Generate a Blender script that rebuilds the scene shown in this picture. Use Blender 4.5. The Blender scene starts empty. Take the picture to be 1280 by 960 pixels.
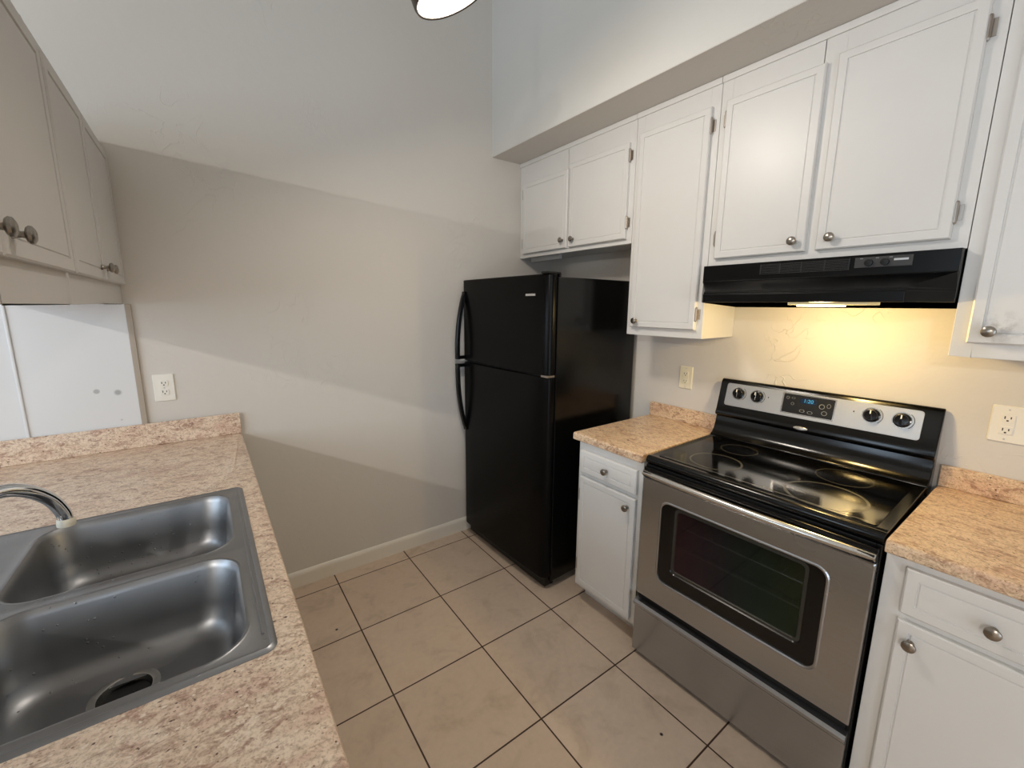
import bpy, bmesh, math, random
from mathutils import Matrix, Vector
random.seed(7)
scn = bpy.context.scene
C = scn.collection
PI = math.pi

def lin(r, g, b):
    f = lambda c: (c/255/12.92) if c/255 <= .04045 else ((c/255+.055)/1.055)**2.4
    return (f(r), f(g), f(b), 1)

# ------------------------------------------------------------------ camera
cd = bpy.data.cameras.new('camera'); cam = bpy.data.objects.new('camera', cd); C.objects.link(cam)
cam.location = (-2.0717, -2.3654, 1.5309)
YAW, PITCH, ROLL, FOC = .6238, -.1750, .0061, 526.92
fw = Vector((math.sin(YAW)*math.cos(PITCH), math.cos(YAW)*math.cos(PITCH), math.sin(PITCH)))
rt = Vector((math.cos(YAW), -math.sin(YAW), 0)); up = rt.cross(fw)
r2 = math.cos(ROLL)*rt + math.sin(ROLL)*up; u2 = -math.sin(ROLL)*rt + math.cos(ROLL)*up
cam.rotation_euler = Matrix((r2, u2, -fw)).transposed().to_euler()
cd.sensor_fit = 'HORIZONTAL'; cd.sensor_width = 36; cd.lens = FOC/1280*36
cd.shift_x = 5.22/1280; cd.shift_y = -5.37/1280
cd.clip_start = .02; cd.clip_end = 60
scn.camera = cam

# ------------------------------------------------------------------ colour management, world, main lights
vs = scn.view_settings
scn.display_settings.display_device = 'sRGB'
vs.view_transform = 'Standard'; vs.look = 'None'; vs.gamma = 1; vs.use_curve_mapping = False
vs.exposure = -0.12
scn.cycles.max_bounces = 8; scn.cycles.diffuse_bounces = 5; scn.cycles.glossy_bounces = 4
scn.cycles.sample_clamp_indirect = 6; scn.cycles.caustics_reflective = False; scn.cycles.caustics_refractive = False
w = bpy.data.worlds.new('World'); scn.world = w; w.use_nodes = True
w.node_tree.nodes['Background'].inputs[0].default_value = lin(200, 215, 235)
w.node_tree.nodes['Background'].inputs[1].default_value = 1.0

def light(name, kind, loc, power, color, rot=(0, 0, 0), size=None, size_y=None, radius=None):
    l = bpy.data.lights.new(name, kind); l.energy = power; l.color = color
    o = bpy.data.objects.new(name, l); C.objects.link(o); o.location = loc; o.rotation_euler = rot
    if kind == 'AREA':
        l.shape = 'RECTANGLE'; l.size = size; l.size_y = size_y
    else:
        l.shadow_soft_size = radius
    return o
COOL = (.63, .81, 1.0); WARM = (1.0, .90, .78); HOODC = (1.0, .70, .27)
light('window_daylight', 'AREA', (-5.14, -1.9, 1.75), 48, COOL, (0, -PI/2, 0), 1.3, 2.2)
light('patio_daylight', 'AREA', (-3.2, -5.13, 1.15), 24, COOL, (PI/2, 0, 0), 1.7, 2.0)
light('dining_lamp', 'AREA', (-4.75, -3.6, 2.33), 62, (1, .94, .86), Vector((-.22, -.22, .95)).to_track_quat('Z', 'Y').to_euler(), .10, .10).data.shape = 'DISK'
# kitchen spot head: centre of its lens and the direction it faces
KL = Vector((-1.370, -1.1, 2.443)); KN = Vector((.412, -.068, -.909)).normalized()
light('kitchen_bulb', 'AREA', KL+KN*.012, 10, WARM, (-KN).to_track_quat('Z', 'Y').to_euler(), .22, .22).data.shape = 'DISK'
light('hood_bulb', 'POINT', (-.335, -1.79, 1.49), 8.5, HOODC, radius=.03)

# ------------------------------------------------------------------ materials
def mat(name, color, rough=.5, metal=0, spec=.5, **kw):
    m = bpy.data.materials.new(name); m.use_nodes = True
    b = m.node_tree.nodes['Principled BSDF']
    b.inputs['Base Color'].default_value = color; b.inputs['Roughness'].default_value = rough
    b.inputs['Metallic'].default_value = metal; b.inputs['Specular IOR Level'].default_value = spec
    for k, v in kw.items():
        b.inputs[k.replace('_', ' ')].default_value = v
    return m
def nd(m, typ, **inp):
    n = m.node_tree.nodes.new(typ)
    for k, v in inp.items(): n.inputs[k].default_value = v
    return n
def lk(m, a, b): m.node_tree.links.new(a, b)
def bsdf(m): return m.node_tree.nodes['Principled BSDF']
def coords(m, scale=(1, 1, 1), loc=(0, 0, 0), rot=(0, 0, 0)):
    g = nd(m, 'ShaderNodeNewGeometry'); mp = nd(m, 'ShaderNodeMapping')
    mp.inputs['Scale'].default_value = scale; mp.inputs['Location'].default_value = loc; mp.inputs['Rotation'].default_value = rot
    lk(m, g.outputs['Position'], mp.inputs['Vector']); return mp.outputs['Vector']
def noise(m, vec, scale, detail=3, rough=.5, dist=0):
    n = nd(m, 'ShaderNodeTexNoise', Scale=scale, Detail=detail, Roughness=rough, Distortion=dist)
    lk(m, vec, n.inputs['Vector']); return n.outputs['Fac']
def ramp(m, fac, stops):
    r = nd(m, 'ShaderNodeValToRGB'); cr = r.color_ramp
    while len(cr.elements) < len(stops): cr.elements.new(.5)
    for e, (p, c) in zip(cr.elements, stops):
        e.position = p; e.color = c if len(c) == 4 else (*c, 1)
    lk(m, fac, r.inputs['Fac']); return r.outputs['Color']
def mix(m, fac, a, b, mode='MIX'):
    n = nd(m, 'ShaderNodeMix'); n.data_type = 'RGBA'; n.blend_type = mode
    for s, v in ((0, fac), (6, a), (7, b)):
        if hasattr(v, 'links'): lk(m, v, n.inputs[s])
        else: n.inputs[s].default_value = v
    return n.outputs[2]
def bump(m, h, strength=.2, dist=.002, normal=None):
    b = nd(m, 'ShaderNodeBump', Strength=strength, Distance=dist)
    lk(m, h, b.inputs['Height']); lk(m, b.outputs['Normal'], bsdf(m).inputs['Normal']); return b
def g(v): return (v, v, v, 1)

def wall_paint(name, col, ridge=.55, rough=.55):
    m = mat(name, col, rough, spec=.35)
    v = coords(m)
    soft = noise(m, v, 9, 4, .55)
    big = noise(m, v, 3.2, 2, .5, 1.6)
    # thin trowel ridges: the narrow band around one level of a stretched, distorted noise, only in scattered patches
    n2 = noise(m, coords(m, (1.3, 1.3, 1.0), rot=(.3, .4, .6)), 4.5, 2, .45, 2.2)
    band = ramp(m, n2, [(.485, g(0)), (.5, g(1)), (.515, g(0))])
    patch = ramp(m, noise(m, v, 2.1, 1, .5), [(.55, g(0)), (.66, g(1))])
    hh = mix(m, 1.0, band, patch, 'MULTIPLY')
    h1 = mix(m, .22, soft, big)
    h = mix(m, min(1, ridge*.7), h1, hh, 'ADD')
    bump(m, h, .42, .008 if ridge < 1 else .010)
    return m
M = {}
M['wall'] = wall_paint('wall_paint', lin(214, 209, 202))
M['wall_right'] = wall_paint('kitchen_wall_paint', lin(214, 209, 202), 1.4)
M['bulkhead'] = wall_paint('bulkhead_paint', lin(212, 211, 207), .15)
M['ceiling'] = mat('ceiling_paint', lin(222, 220, 214), .8)
M['trim'] = mat('trim_paint', lin(172, 160, 146), .5)
M['baseboard'] = mat('baseboard_paint', lin(232, 226, 214), .38)
def cabinet_paint(name, col, rough=.36):
    m = mat(name, col, rough, spec=.45)
    v = coords(m)
    s = ramp(m, noise(m, v, 6, 4, .6), [(.3, (.95, .945, .93)), (.7, (1, 1, 1))])
    lk(m, mix(m, .45, col, s, 'MULTIPLY'), bsdf(m).inputs['Base Color'])
    bump(m, noise(m, v, 60, 2), .05, .001)
    return m
M['cab'] = cabinet_paint('cabinet_paint', lin(222, 221, 219))
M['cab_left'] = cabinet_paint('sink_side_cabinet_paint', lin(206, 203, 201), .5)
m = M['cab_smudged'] = cabinet_paint('smudged_cabinet_paint', lin(222, 221, 219))
gm = nd(m, 'ShaderNodeNewGeometry'); vd = nd(m, 'ShaderNodeVectorMath'); vd.operation = 'DISTANCE'
lk(m, gm.outputs['Position'], vd.inputs[0]); vd.inputs[1].default_value = (-.2945, -2.205, 1.476)
near = ramp(m, vd.outputs['Value'], [(.010, g(.9)), (.055, g(0))])
blot = ramp(m, noise(m, coords(m), 42, 4, .65), [(.40, g(0)), (.66, g(.6))])
old = bsdf(m).inputs['Base Color'].links[0].from_socket
lk(m, mix(m, mix(m, 1, near, blot, 'MULTIPLY'), old, lin(120, 112, 106)), bsdf(m).inputs['Base Color'])
M['cab_dark'] = mat('cabinet_underside', lin(196, 188, 178), .6)
M['white_board'] = None
M['nickel'] = mat('brushed_nickel', lin(150, 143, 134), .28, 1)
M['chrome'] = mat('chrome', lin(225, 228, 232), .08, 1)
M['hinge'] = mat('hinge_steel', lin(176, 168, 160), .3, 1)
M['black'] = mat('black_enamel', lin(8, 8, 8), .16, spec=.4)
M['hood'] = mat('hood_black', lin(6, 6, 6), .3, spec=.2)
M['black_matte'] = mat('black_plastic', lin(12, 12, 12), .38, spec=.35)
M['outlet'] = mat('outlet_plastic', lin(240, 236, 226), .35)
M['slot'] = mat('outlet_slot', lin(30, 27, 24), .6)
M['ivory'] = mat('ivory_plastic', lin(238, 230, 204), .4)
M['silver'] = mat('badge_silver', lin(205, 205, 205), .3, .7)
M['grey_print'] = mat('grey_print', lin(120, 122, 124), .5)
M['window_trim'] = mat('window_trim', lin(70, 70, 66), .35, .6)
M['burner'] = mat('burner_print', lin(62, 60, 52), .2, spec=.5)
M['cyan'] = mat('display_cyan', lin(40, 120, 170), .4, Emission_Color=lin(70, 170, 220), Emission_Strength=.55)
M['led_back'] = mat('display_window', lin(16, 32, 58), .25)
# fridge black with fine orange-peel
m = M['fridge'] = mat('fridge_black', lin(8, 8, 8), .24, spec=.12)
bump(m, noise(m, coords(m), 320, 2), .05, .0006)
m = M['fridge_side'] = mat('fridge_side_black', lin(6, 6, 6), .2, spec=.3)
bump(m, noise(m, coords(m), 260, 2), .04, .0006)
# stainless steel, brushed along the width of the range
m = M['steel'] = mat('stainless_steel', lin(178, 181, 186), .3, 1)
v = coords(m, (3, 3, 260))
st = noise(m, v, 3, 3, .6)
lk(m, mix(m, .6, lin(181, 184, 189), ramp(m, st, [(.3, (.84, .83, .82)), (.7, (1, 1, 1))]), 'MULTIPLY'), bsdf(m).inputs['Base Color'])
sm = ramp(m, noise(m, coords(m), 2.2, 2, .5), [(.3, g(.24)), (.7, g(.29))]); lk(m, sm, bsdf(m).inputs['Roughness'])
bsdf(m).inputs['Anisotropic'].default_value = .4
bump(m, st, .03, .0005)
M['steel_bright'] = mat('polished_steel', lin(215, 212, 206), .22, 1)
m = M['panel_silver'] = mat('console_silver', lin(188, 188, 188), .36, .85)
m = M['sink'] = mat('sink_steel', lin(148, 149, 151), .36, 1)
sm = ramp(m, noise(m, coords(m), 14, 4, .6), [(.3, g(.36)), (.7, g(.46))]); lk(m, sm, bsdf(m).inputs['Roughness'])
dr = nd(m, 'ShaderNodeTexVoronoi', Scale=62.0); lk(m, coords(m), dr.inputs['Vector'])
drops = ramp(m, dr.outputs['Distance'], [(.0, g(1)), (.11, g(.9)), (.15, g(0))])
pm = ramp(m, noise(m, coords(m), 5.5, 2), [(.50, g(0)), (.58, g(1))])
bump(m, mix(m, 1.0, drops, pm, 'MULTIPLY'), .8, .005)
# water-clear oven window with a slight coating sheen
m = M['oven_glass'] = mat('oven_glass', lin(6, 6, 7), .05, spec=.6)
bsdf(m).inputs['Alpha'].default_value = .62
try:
    bsdf(m).inputs['Thin Film IOR'].default_value = 1.66
    sx_ = nd(m, 'ShaderNodeSeparateXYZ'); lk(m, coords(m), sx_.inputs[0]); mr_ = nd(m, 'ShaderNodeMapRange')
    for i_, v_ in ((1, -1.96), (2, -1.48), (3, 430.0), (4, 328.0)): mr_.inputs[i_].default_value = v_
    lk(m, sx_.outputs['Y'], mr_.inputs[0]); lk(m, mr_.outputs[0], bsdf(m).inputs['Thin Film Thickness'])
except KeyError: pass
M['cavity'] = mat('oven_cavity', lin(44, 40, 37), .6)
m = M['cooktop_glass'] = mat('cooktop_glass', lin(5, 5, 5), .10, spec=.25)
# floor tiles
S = .41619
m = M['tile'] = mat('floor_tile', lin(170, 150, 128), .42, spec=.35)
v = coords(m, loc=(1.59712, -.30805, 0))
br = nd(m, 'ShaderNodeTexBrick', Scale=1.0); br.offset = 0; br.squash = 1
br.inputs['Brick Width'].default_value = S; br.inputs['Row Height'].default_value = S
br.inputs['Mortar Size'].default_value = .0032; br.inputs['Mortar Smooth'].default_value = .15; br.inputs['Bias'].default_value = 0
br.inputs['Color1'].default_value = lin(216, 195, 175); br.inputs['Color2'].default_value = lin(208, 187, 167); br.inputs['Mortar'].default_value = lin(72, 52, 42)
lk(m, v, br.inputs['Vector'])
mot = ramp(m, noise(m, coords(m), 7, 6, .62, .6), [(.30, (.80, .785, .76)), (.47, (.97, .97, .97)), (.60, (1, 1, 1)), (.74, (.93, .89, .85))])
fine = ramp(m, noise(m, coords(m), 42, 4, .6), [(.3, (.93, .93, .93)), (.7, (1.0, 1.0, 1.0))])
tc = mix(m, 1, mix(m, .9, br.outputs['Color'], mot, 'MULTIPLY'), fine, 'MULTIPLY')
# two dark chips in the glaze
def chip(m, colr, pts, rad, dark):
    out = colr
    for p in pts:
        gm = nd(m, 'ShaderNodeNewGeometry'); vd = nd(m, 'ShaderNodeVectorMath'); vd.operation = 'DISTANCE'
        lk(m, gm.outputs['Position'], vd.inputs[0]); vd.inputs[1].default_value = p
        f = ramp(m, vd.outputs['Value'], [(rad*.7, g(1)), (rad, g(0))]); out = mix(m, f, out, dark)
    return out
lk(m, chip(m, tc, [(-1.693, -.452, 0), (-.863, -1.654, 0)], .006, lin(40, 28, 24)), bsdf(m).inputs['Base Color'])
inv = ramp(m, br.outputs['Fac'], [(0, g(1)), (1, g(0))])
bump(m, inv, .5, .002)
# speckled laminate counter; grain runs along one axis
def laminate(name, rot, burn=None, warm=0):
    m = mat(name, lin(196, 170, 148), .33, spec=.4)
    vs_ = coords(m, (1, 1, 1), rot=rot)
    st = nd(m, 'ShaderNodeMapping'); st.inputs['Scale'].default_value = (1.0, 1.7, 1.7); lk(m, vs_, st.inputs['Vector'])
    s = st.outputs['Vector']
    a = noise(m, s, 5.5, 4, .6, .9)
    base = ramp(m, a, [(.30, lin(222, 192, 174)), (.46, lin(236, 215, 193)), (.60, lin(242, 224, 204)), (.74, lin(228, 197, 179))])
    b = noise(m, s, 26, 5, .7, .9)
    pf = ramp(m, b, [(.36, g(.85)), (.44, g(.4)), (.50, g(0))])
    base = mix(m, pf, base, lin(176, 140, 122))
    b2 = noise(m, s, 60, 3, .65, .3)
    base = mix(m, .8, base, ramp(m, b2, [(.30, (.62, .57, .53)), (.46, (.95, .94, .93)), (.6, (1, 1, 1)), (.75, (1.0, 1.0, 1.0))]), 'MULTIPLY')
    gr = noise(m, vs_, 190, 2, .7)
    base = mix(m, .7, base, ramp(m, gr, [(.36, (.60, .53, .48)), (.50, (.94, .92, .90)), (.62, (1, 1, 1))]), 'MULTIPLY')
    def flecks(scale, rad, gate, colr, base):
        vo = nd(m, 'ShaderNodeTexVoronoi', Scale=scale); st2 = nd(m, 'ShaderNodeMapping'); st2.inputs['Scale'].default_value = (1.0, 1.35, 1.35)
        lk(m, vs_, st2.inputs['Vector']); wv = nd(m, 'ShaderNodeVectorMath'); wv.operation = 'MULTIPLY_ADD'
        nz = nd(m, 'ShaderNodeTexNoise', Scale=scale*2.2, Detail=2.0); lk(m, vs_, nz.inputs['Vector'])
        lk(m, nz.outputs['Color'], wv.inputs[0]); wv.inputs[1].default_value = (.6/scale,)*3; lk(m, st2.outputs['Vector'], wv.inputs[2])
        lk(m, wv.outputs[0], vo.inputs['Vector'])
        sc_ = nd(m, 'ShaderNodeSeparateColor'); lk(m, vo.outputs['Color'], sc_.inputs[0])
        f = mix(m, 1, ramp(m, vo.outputs['Distance'], [(rad*.7, g(1)), (rad*1.3, g(0))]), ramp(m, sc_.outputs[0], [(gate, g(0)), (gate+.02, g(1))]), 'MULTIPLY')
        return mix(m, f, base, colr)
    base = flecks(52, .13, .45, lin(92, 66, 54), base)
    base = flecks(95, .16, .55, lin(140, 108, 90), base)
    base = flecks(80, .22, .60, lin(238, 222, 204), base)
    if warm: base = mix(m, 1, base, (.95, .88, .76, 1), 'MULTIPLY')
    if burn: base = chip(m, base, burn, .006, lin(60, 32, 20))
    lk(m, base, bsdf(m).inputs['Base Color'])
    bump(m, gr, .05, .0008)
    return m
M['lam_x'] = laminate('sink_counter_laminate', (0, 0, .12))
M['lam_y'] = laminate('range_counter_laminate', (0, 0, PI/2+.1), [(-.51, -1.159, .914)], warm=1)
# white end board with two faint grey smudges and a screw hole
m = M['white_board'] = mat('white_board', lin(224, 225, 226), .4)
cc = chip(m, lin(224, 225, 226), [(-2.452, -.01, 1.172)], .011, lin(178, 179, 180))
cc = chip(m, cc, [(-2.388, -.01, 1.161)], .013, lin(172, 173, 174))
cc = chip(m, cc, [(-2.389, -.01, 1.043)], .004, lin(120, 118, 116))
lk(m, cc, bsdf(m).inputs['Base Color'])
m = M['diffuser'] = mat('lamp_diffuser', lin(255, 250, 240), .5, Emission_Color=(1, .93, .82, 1), Emission_Strength=6)
m = M['bulb'] = mat('hood_lens', lin(255, 240, 200), .5, Emission_Color=(1, .83, .52, 1), Emission_Strength=9)
M['lens'] = mat('hood_lens_plastic', lin(238, 226, 180), .4, Emission_Color=(1, .8, .45, 1), Emission_Strength=.25)
M['bronze'] = mat('lamp_bronze', lin(92, 84, 76), .4, .8)
M['daylight'] = mat('daylight_pane', lin(220, 230, 245), .3, Emission_Color=(.78, .89, 1, 1), Emission_Strength=1.2)
M['globe'] = mat('globe_glass', lin(255, 250, 240), .4, Emission_Color=(1, .93, .84, 1), Emission_Strength=5)
M['aerator'] = mat('aerator_plastic', lin(232, 226, 208), .45)
M['dark'] = mat('dark_void', lin(14, 13, 12), .7)
M['grille'] = mat('hood_grille', lin(24, 24, 25), .5)
M['hood_panel'] = mat('hood_panel', lin(52, 51, 51), .45)

# ------------------------------------------------------------------ mesh helpers
class MB:
    def __init__(s): s.b = bmesh.new()
    def box(s, x0, x1, y0, y1, z0, z1):
        x0, x1 = sorted((x0, x1)); y0, y1 = sorted((y0, y1)); z0, z1 = sorted((z0, z1))
        v = [s.b.verts.new((x, y, z)) for z in (z0, z1) for y in (y0, y1) for x in (x0, x1)]
        for f in ((0, 2, 3, 1), (4, 5, 7, 6), (0, 1, 5, 4), (2, 6, 7, 3), (0, 4, 6, 2), (1, 3, 7, 5)):
            s.b.faces.new([v[i] for i in f])
        return s
    def loops(s, L, cap0=True, cap1=True, ring=False):
        """bridge a list of equal-length closed loops"""
        V = [[s.b.verts.new(p) for p in l] for l in L]; n = len(V[0])
        pr = list(zip(V, V[1:])) + ([(V[-1], V[0])] if ring else [])
        for a, b in pr:
            for i in range(n): s.b.faces.new((a[i], a[(i+1) % n], b[(i+1) % n], b[i]))
        if cap0 and not ring: s.b.faces.new(V[0][::-1])
        if cap1 and not ring: s.b.faces.new(V[-1])
        return s
    def prism(s, pts, axis, a0, a1):
        """extrude a 2-D outline along axis"""
        def P(p, a):
            return {0: (a, p[0], p[1]), 1: (p[0], a, p[1]), 2: (p[0], p[1], a)}[axis]
        return s.loops([[P(p, a0) for p in pts], [P(p, a1) for p in pts]])
    def tube(s, path, rad, n=14, caps=True):
        path = [Vector(p) for p in path]; L = []
        t0 = (path[1]-path[0]).normalized(); ref = Vector((0, 0, 1)) if abs(t0.z) < .9 else Vector((1, 0, 0))
        nrm = t0.cross(ref).normalized()
        for i, p in enumerate(path):
            t = (path[min(i+1, len(path)-1)]-path[max(i-1, 0)]).normalized()
            nrm = (nrm-t*nrm.dot(t)).normalized(); bn = t.cross(nrm)
            r = rad[i] if hasattr(rad, '__len__') else rad
            L.append([p+r*(math.cos(2*PI*k/n)*nrm+math.sin(2*PI*k/n)*bn) for k in range(n)])
        return s.loops(L, caps, caps)
    def lathe(s, prof, origin=(0, 0, 0), axis=(0, 0, 1), n=24, caps=True):
        """prof: (radius, height along axis)"""
        ax = Vector(axis).normalized(); ref = Vector((0, 0, 1)) if abs(ax.z) < .9 else Vector((1, 0, 0))
        u = ax.cross(ref).normalized(); w_ = ax.cross(u); o = Vector(origin)
        L = [[o+ax*h+max(r, 1e-5)*(math.cos(2*PI*k/n)*u+math.sin(2*PI*k/n)*w_) for k in range(n)] for r, h in prof]
        return s.loops(L, caps, caps)
    def obj(s, name, material, parent=None, bevel=0, smooth=False, off=None, seg=2):
        bmesh.ops.recalc_face_normals(s.b, faces=s.b.faces)
        if off is not None: bmesh.ops.translate(s.b, verts=s.b.verts, vec=-Vector(off))
        me = bpy.data.meshes.new(name); s.b.to_mesh(me); s.b.free()
        me.materials.append(material)
        if smooth:
            for p in me.polygons: p.use_smooth = True
            try: me.set_sharp_from_angle(angle=math.radians(38))
            except Exception: pass
        o = bpy.data.objects.new(name, me); C.objects.link(o)
        if parent: o.parent = parent
        if bevel:
            bv = o.modifiers.new('bevel', 'BEVEL'); bv.width = bevel; bv.segments = seg; bv.limit_method = 'ANGLE'; bv.angle_limit = math.radians(40)
        return o
def rrect(a0, a1, b0, b1, r, n=6):
    """rounded rectangle outline, 4*(n+1) points, counter-clockwise"""
    out = []
    for cx_, cy_, st in ((a1-r, b1-r, 0), (a0+r, b1-r, PI/2), (a0+r, b0+r, PI), (a1-r, b0+r, 1.5*PI)):
        for k in range(n+1):
            t = st+PI/2*k/n; out.append((cx_+r*math.cos(t), cy_+r*math.sin(t)))
    return out
def thing(name, loc, label, cat, group=None, rotz=0):
    o = bpy.data.objects.new(name, None); C.objects.link(o); o.location = loc; o.rotation_euler = (0, 0, rotz)
    o.empty_display_size = .1
    o['label'] = label; o['category'] = cat
    if group: o['group'] = group
    return o
def structure(name, mb, m, **k):
    o = mb.obj(name, m, **k); o['kind'] = 'structure'; return o
def text_mesh(name, body, size, material, parent, matrix, extrude=.0004):
    cu = bpy.data.curves.new(name, 'FONT'); cu.body = body; cu.size = size; cu.extrude = extrude; cu.align_x = 'CENTER'; cu.align_y = 'CENTER'
    t = bpy.data.objects.new(name+'_tmp', cu); C.objects.link(t)
    me = bpy.data.meshes.new_from_object(t.evaluated_get(bpy.context.evaluated_depsgraph_get()))
    bpy.data.objects.remove(t); bpy.data.curves.remove(cu)
    me.transform(matrix); me.name = name; me.materials.clear(); me.materials.append(material)
    o = bpy.data.objects.new(name, me); C.objects.link(o); o.parent = parent
    return o

# ------------------------------------------------------------------ room shell
XL, YF, ZC = -5.3, -5.3, 3.7
structure('floor', MB().box(XL-.1, .1, YF-.1, .1, -.1, 0), M['tile'])
structure('wall_back', MB().box(XL-.1, .1, 0, .1, 0, ZC), M['wall'])
structure('wall_right', MB().box(0, .1, YF, 0, 0, ZC), M['wall_right'])
structure('ceiling', MB().box(XL-.1, .1, YF-.1, .1, ZC, ZC+.1), M['ceiling'])
def wall_hole(a0, a1, z0, z1, axis, p0, p1, A0, A1):
    mb = MB()
    for (q0, q1, r0, r1) in ((A0, a0, 0, ZC), (a1, A1, 0, ZC), (a0, a1, 0, z0), (a0, a1, z1, ZC)):
        if q1-q0 > .001 and r1-r0 > .001:
            if axis == 0: mb.box(p0, p1, q0, q1, r0, r1)
            else: mb.box(q0, q1, p0, p1, r0, r1)
    return mb
structure('wall_left', wall_hole(-3.0, -.8, 1.1, 2.4, 0, XL-.1, XL, YF, 0), M['wall'])
structure('wall_front', wall_hole(-4.1, -2.3, 0, 2.1, 1, YF-.1, YF, XL, 0), M['wall'])
def window(name, frame_boxes, pane_box):
    mb = MB()
    for b in frame_boxes: mb.box(*b)
    f = structure(name, mb, M['baseboard'])
    p = MB().box(*pane_box).obj('pane', M['daylight'], f); return f
window('window_1', [(XL-.08, XL+.02, -3.0, -2.94, 1.1, 2.4), (XL-.08, XL+.02, -.86, -.8, 1.1, 2.4), (XL-.08, XL+.02, -2.94, -.86, 1.1, 1.16),
                    (XL-.08, XL+.02, -2.94, -.86, 2.34, 2.4), (XL-.06, XL, -1.92, -1.88, 1.16, 2.34)], (XL-.05, XL-.04, -2.94, -.86, 1.16, 2.34))
window('door_1', [(-4.1, -4.04, YF-.08, YF+.02, 0, 2.1), (-2.36, -2.3, YF-.08, YF+.02, 0, 2.1), (-4.04, -2.36, YF-.08, YF+.02, 2.04, 2.1),
                  (-4.04, -2.36, YF-.08, YF+.02, 0, .06), (-3.23, -3.17, YF-.06, YF, .06, 2.04)], (-4.04, -2.36, YF-.05, YF-.04, .06, 2.04))
# bulkhead over the range-side cabinets
ZB = 2.442
structure('wall_bulkhead', MB().box(-.500, 0, -3.6, 0, ZB, ZC), M['bulkhead'])
structure('wall_bulkhead_underside', MB().box(-.4985, 0, -3.6, 0, ZB-.002, ZB), M['wall'])
# baseboard, along the back wall from the counter to the fridge
bbp = [(0, 0), (-.013, 0), (-.013, .068), (-.011, .078), (-.006, .086), (0, .09)]
structure('baseboard_back', MB().prism(bbp, 0, -1.93, -.02), M['baseboard'])
# white end board, its joint bead and its edge strip on the back wall above the sink counter
structure('trim_1', MB().box(-3.3, -2.327, -.008, 0, .9, 1.526), M['white_board'])
structure('trim_2', MB().box(-2.327, -2.307, -.012, 0, 1.0, 1.526), M['trim'], bevel=.002)
structure('trim_3', MB().box(-2.667, -2.657, -.014, -.008, 1.0, 1.526), M['white_board'], bevel=.003)
# unseen stub added at the pass-through's near end to cast a vertical shadow edge
structure('added_shadow_wall', MB().box(-2.66, -2.60, -2.6, -1.72, 0, 1.524), M['wall'])

# ------------------------------------------------------------------ small hardware
KP = [(.0075, 0), (.0085, .0015), (.0065, .005), (.0052, .012), (.0062, .016), (.0125, .018), (.0155, .0215), (.0145, .0255), (.0095, .0285), (.0, .0292)]
_k = {}
def knob(parent, pos, axis, material=None):
    key = tuple(axis)
    if key not in _k:
        _k[key] = MB().lathe(KP, axis=axis, n=20).obj('knob', M['nickel'], smooth=True); o = _k[key]
    else:
        o = _k[key].copy(); C.objects.link(o)
    o.parent = parent; o.location = pos; return o
def hinge(parent, pos, sx, side):
    """surface hinge: leaf on the frame, barrel along the door edge; side = direction of the frame"""
    mb = MB(); x, y, z = pos
    mb.box(x, x+sx*.0025, y, y+side*.014, z-.022, z+.022)
    mb.tube([(x+sx*.012, y, z-.027), (x+sx*.012, y, z+.027)], .0055, 10)
    mb.box(x, x+sx*.012, y-.003, y+.003, z-.022, z+.022)
    for dz in (-.027, .027): mb.lathe([(.0055, 0), (.004, .004), (0, .006)], (x+sx*.012, y, z+dz), (0, 0, 1 if dz > 0 else -1), 10)
    return mb.obj('hinge', M['hinge'], parent, off=parent.location if False else None)
def slab(y0, y1, z0, z1, x, sx, t=.019, inset=.026, deep=.004):
    """cabinet door / drawer front standing off the plane x, looking along sx: bevelled edge, grooved flat centre"""
    prof = [(0, 0), (0, t-.004), (.004, t), (inset, t), (inset+.001, t-deep), (inset+.004, t-deep), (inset+.006, t-.0015)]
    L = [[(x+sx*d, y0+i, z0+i), (x+sx*d, y1-i, z0+i), (x+sx*d, y1-i, z1-i), (x+sx*d, y0+i, z1-i)] for i, d in prof]
    return MB().loops(L)
def rel(o, root):
    """shift a world-space mesh so that it sits under root"""
    o.data.transform(Matrix.Translation(-root.location)); return o

# ------------------------------------------------------------------ cabinets
def face_frame(y0, y1, z0, z1, x, sx, opens, t=.019):
    """front board with openings; opens: (y0,y1,z0,z1) list, all with the same z-range per column"""
    mb = MB(); ys = sorted({y0, y1, *[o[0] for o in opens], *[o[1] for o in opens]})
    for a, b in zip(ys, ys[1:]):
        col = sorted([o for o in opens if o[0] <= a+1e-6 and o[1] >= b-1e-6], key=lambda o: o[2])
        z = z0
        for o in col:
            mb.box(x, x-sx*t, a, b, z, o[2]); z = o[3]
        mb.box(x, x-sx*t, a, b, z, z1)
    bmesh.ops.remove_doubles(mb.b, verts=mb.b.verts, dist=1e-5)
    return mb
def carcass(xw, xf, y0, y1, z0, z1, t=.016, recess=.012):
    """open-fronted box from the wall xw to the frame plane xf"""
    mb = MB()
    mb.box(xw, xf, y0, y0+t, z0, z1); mb.box(xw, xf, y1-t, y1, z0, z1)
    mb.box(xw, xf, y0+t, y1-t, z0+recess, z0+recess+t); mb.box(xw, xf, y0+t, y1-t, z1-t, z1)
    s = 1 if xf > xw else -1
    mb.box(xw, xw+s*.006, y0+t, y1-t, z0+recess+t, z1-t)
    return mb
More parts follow.
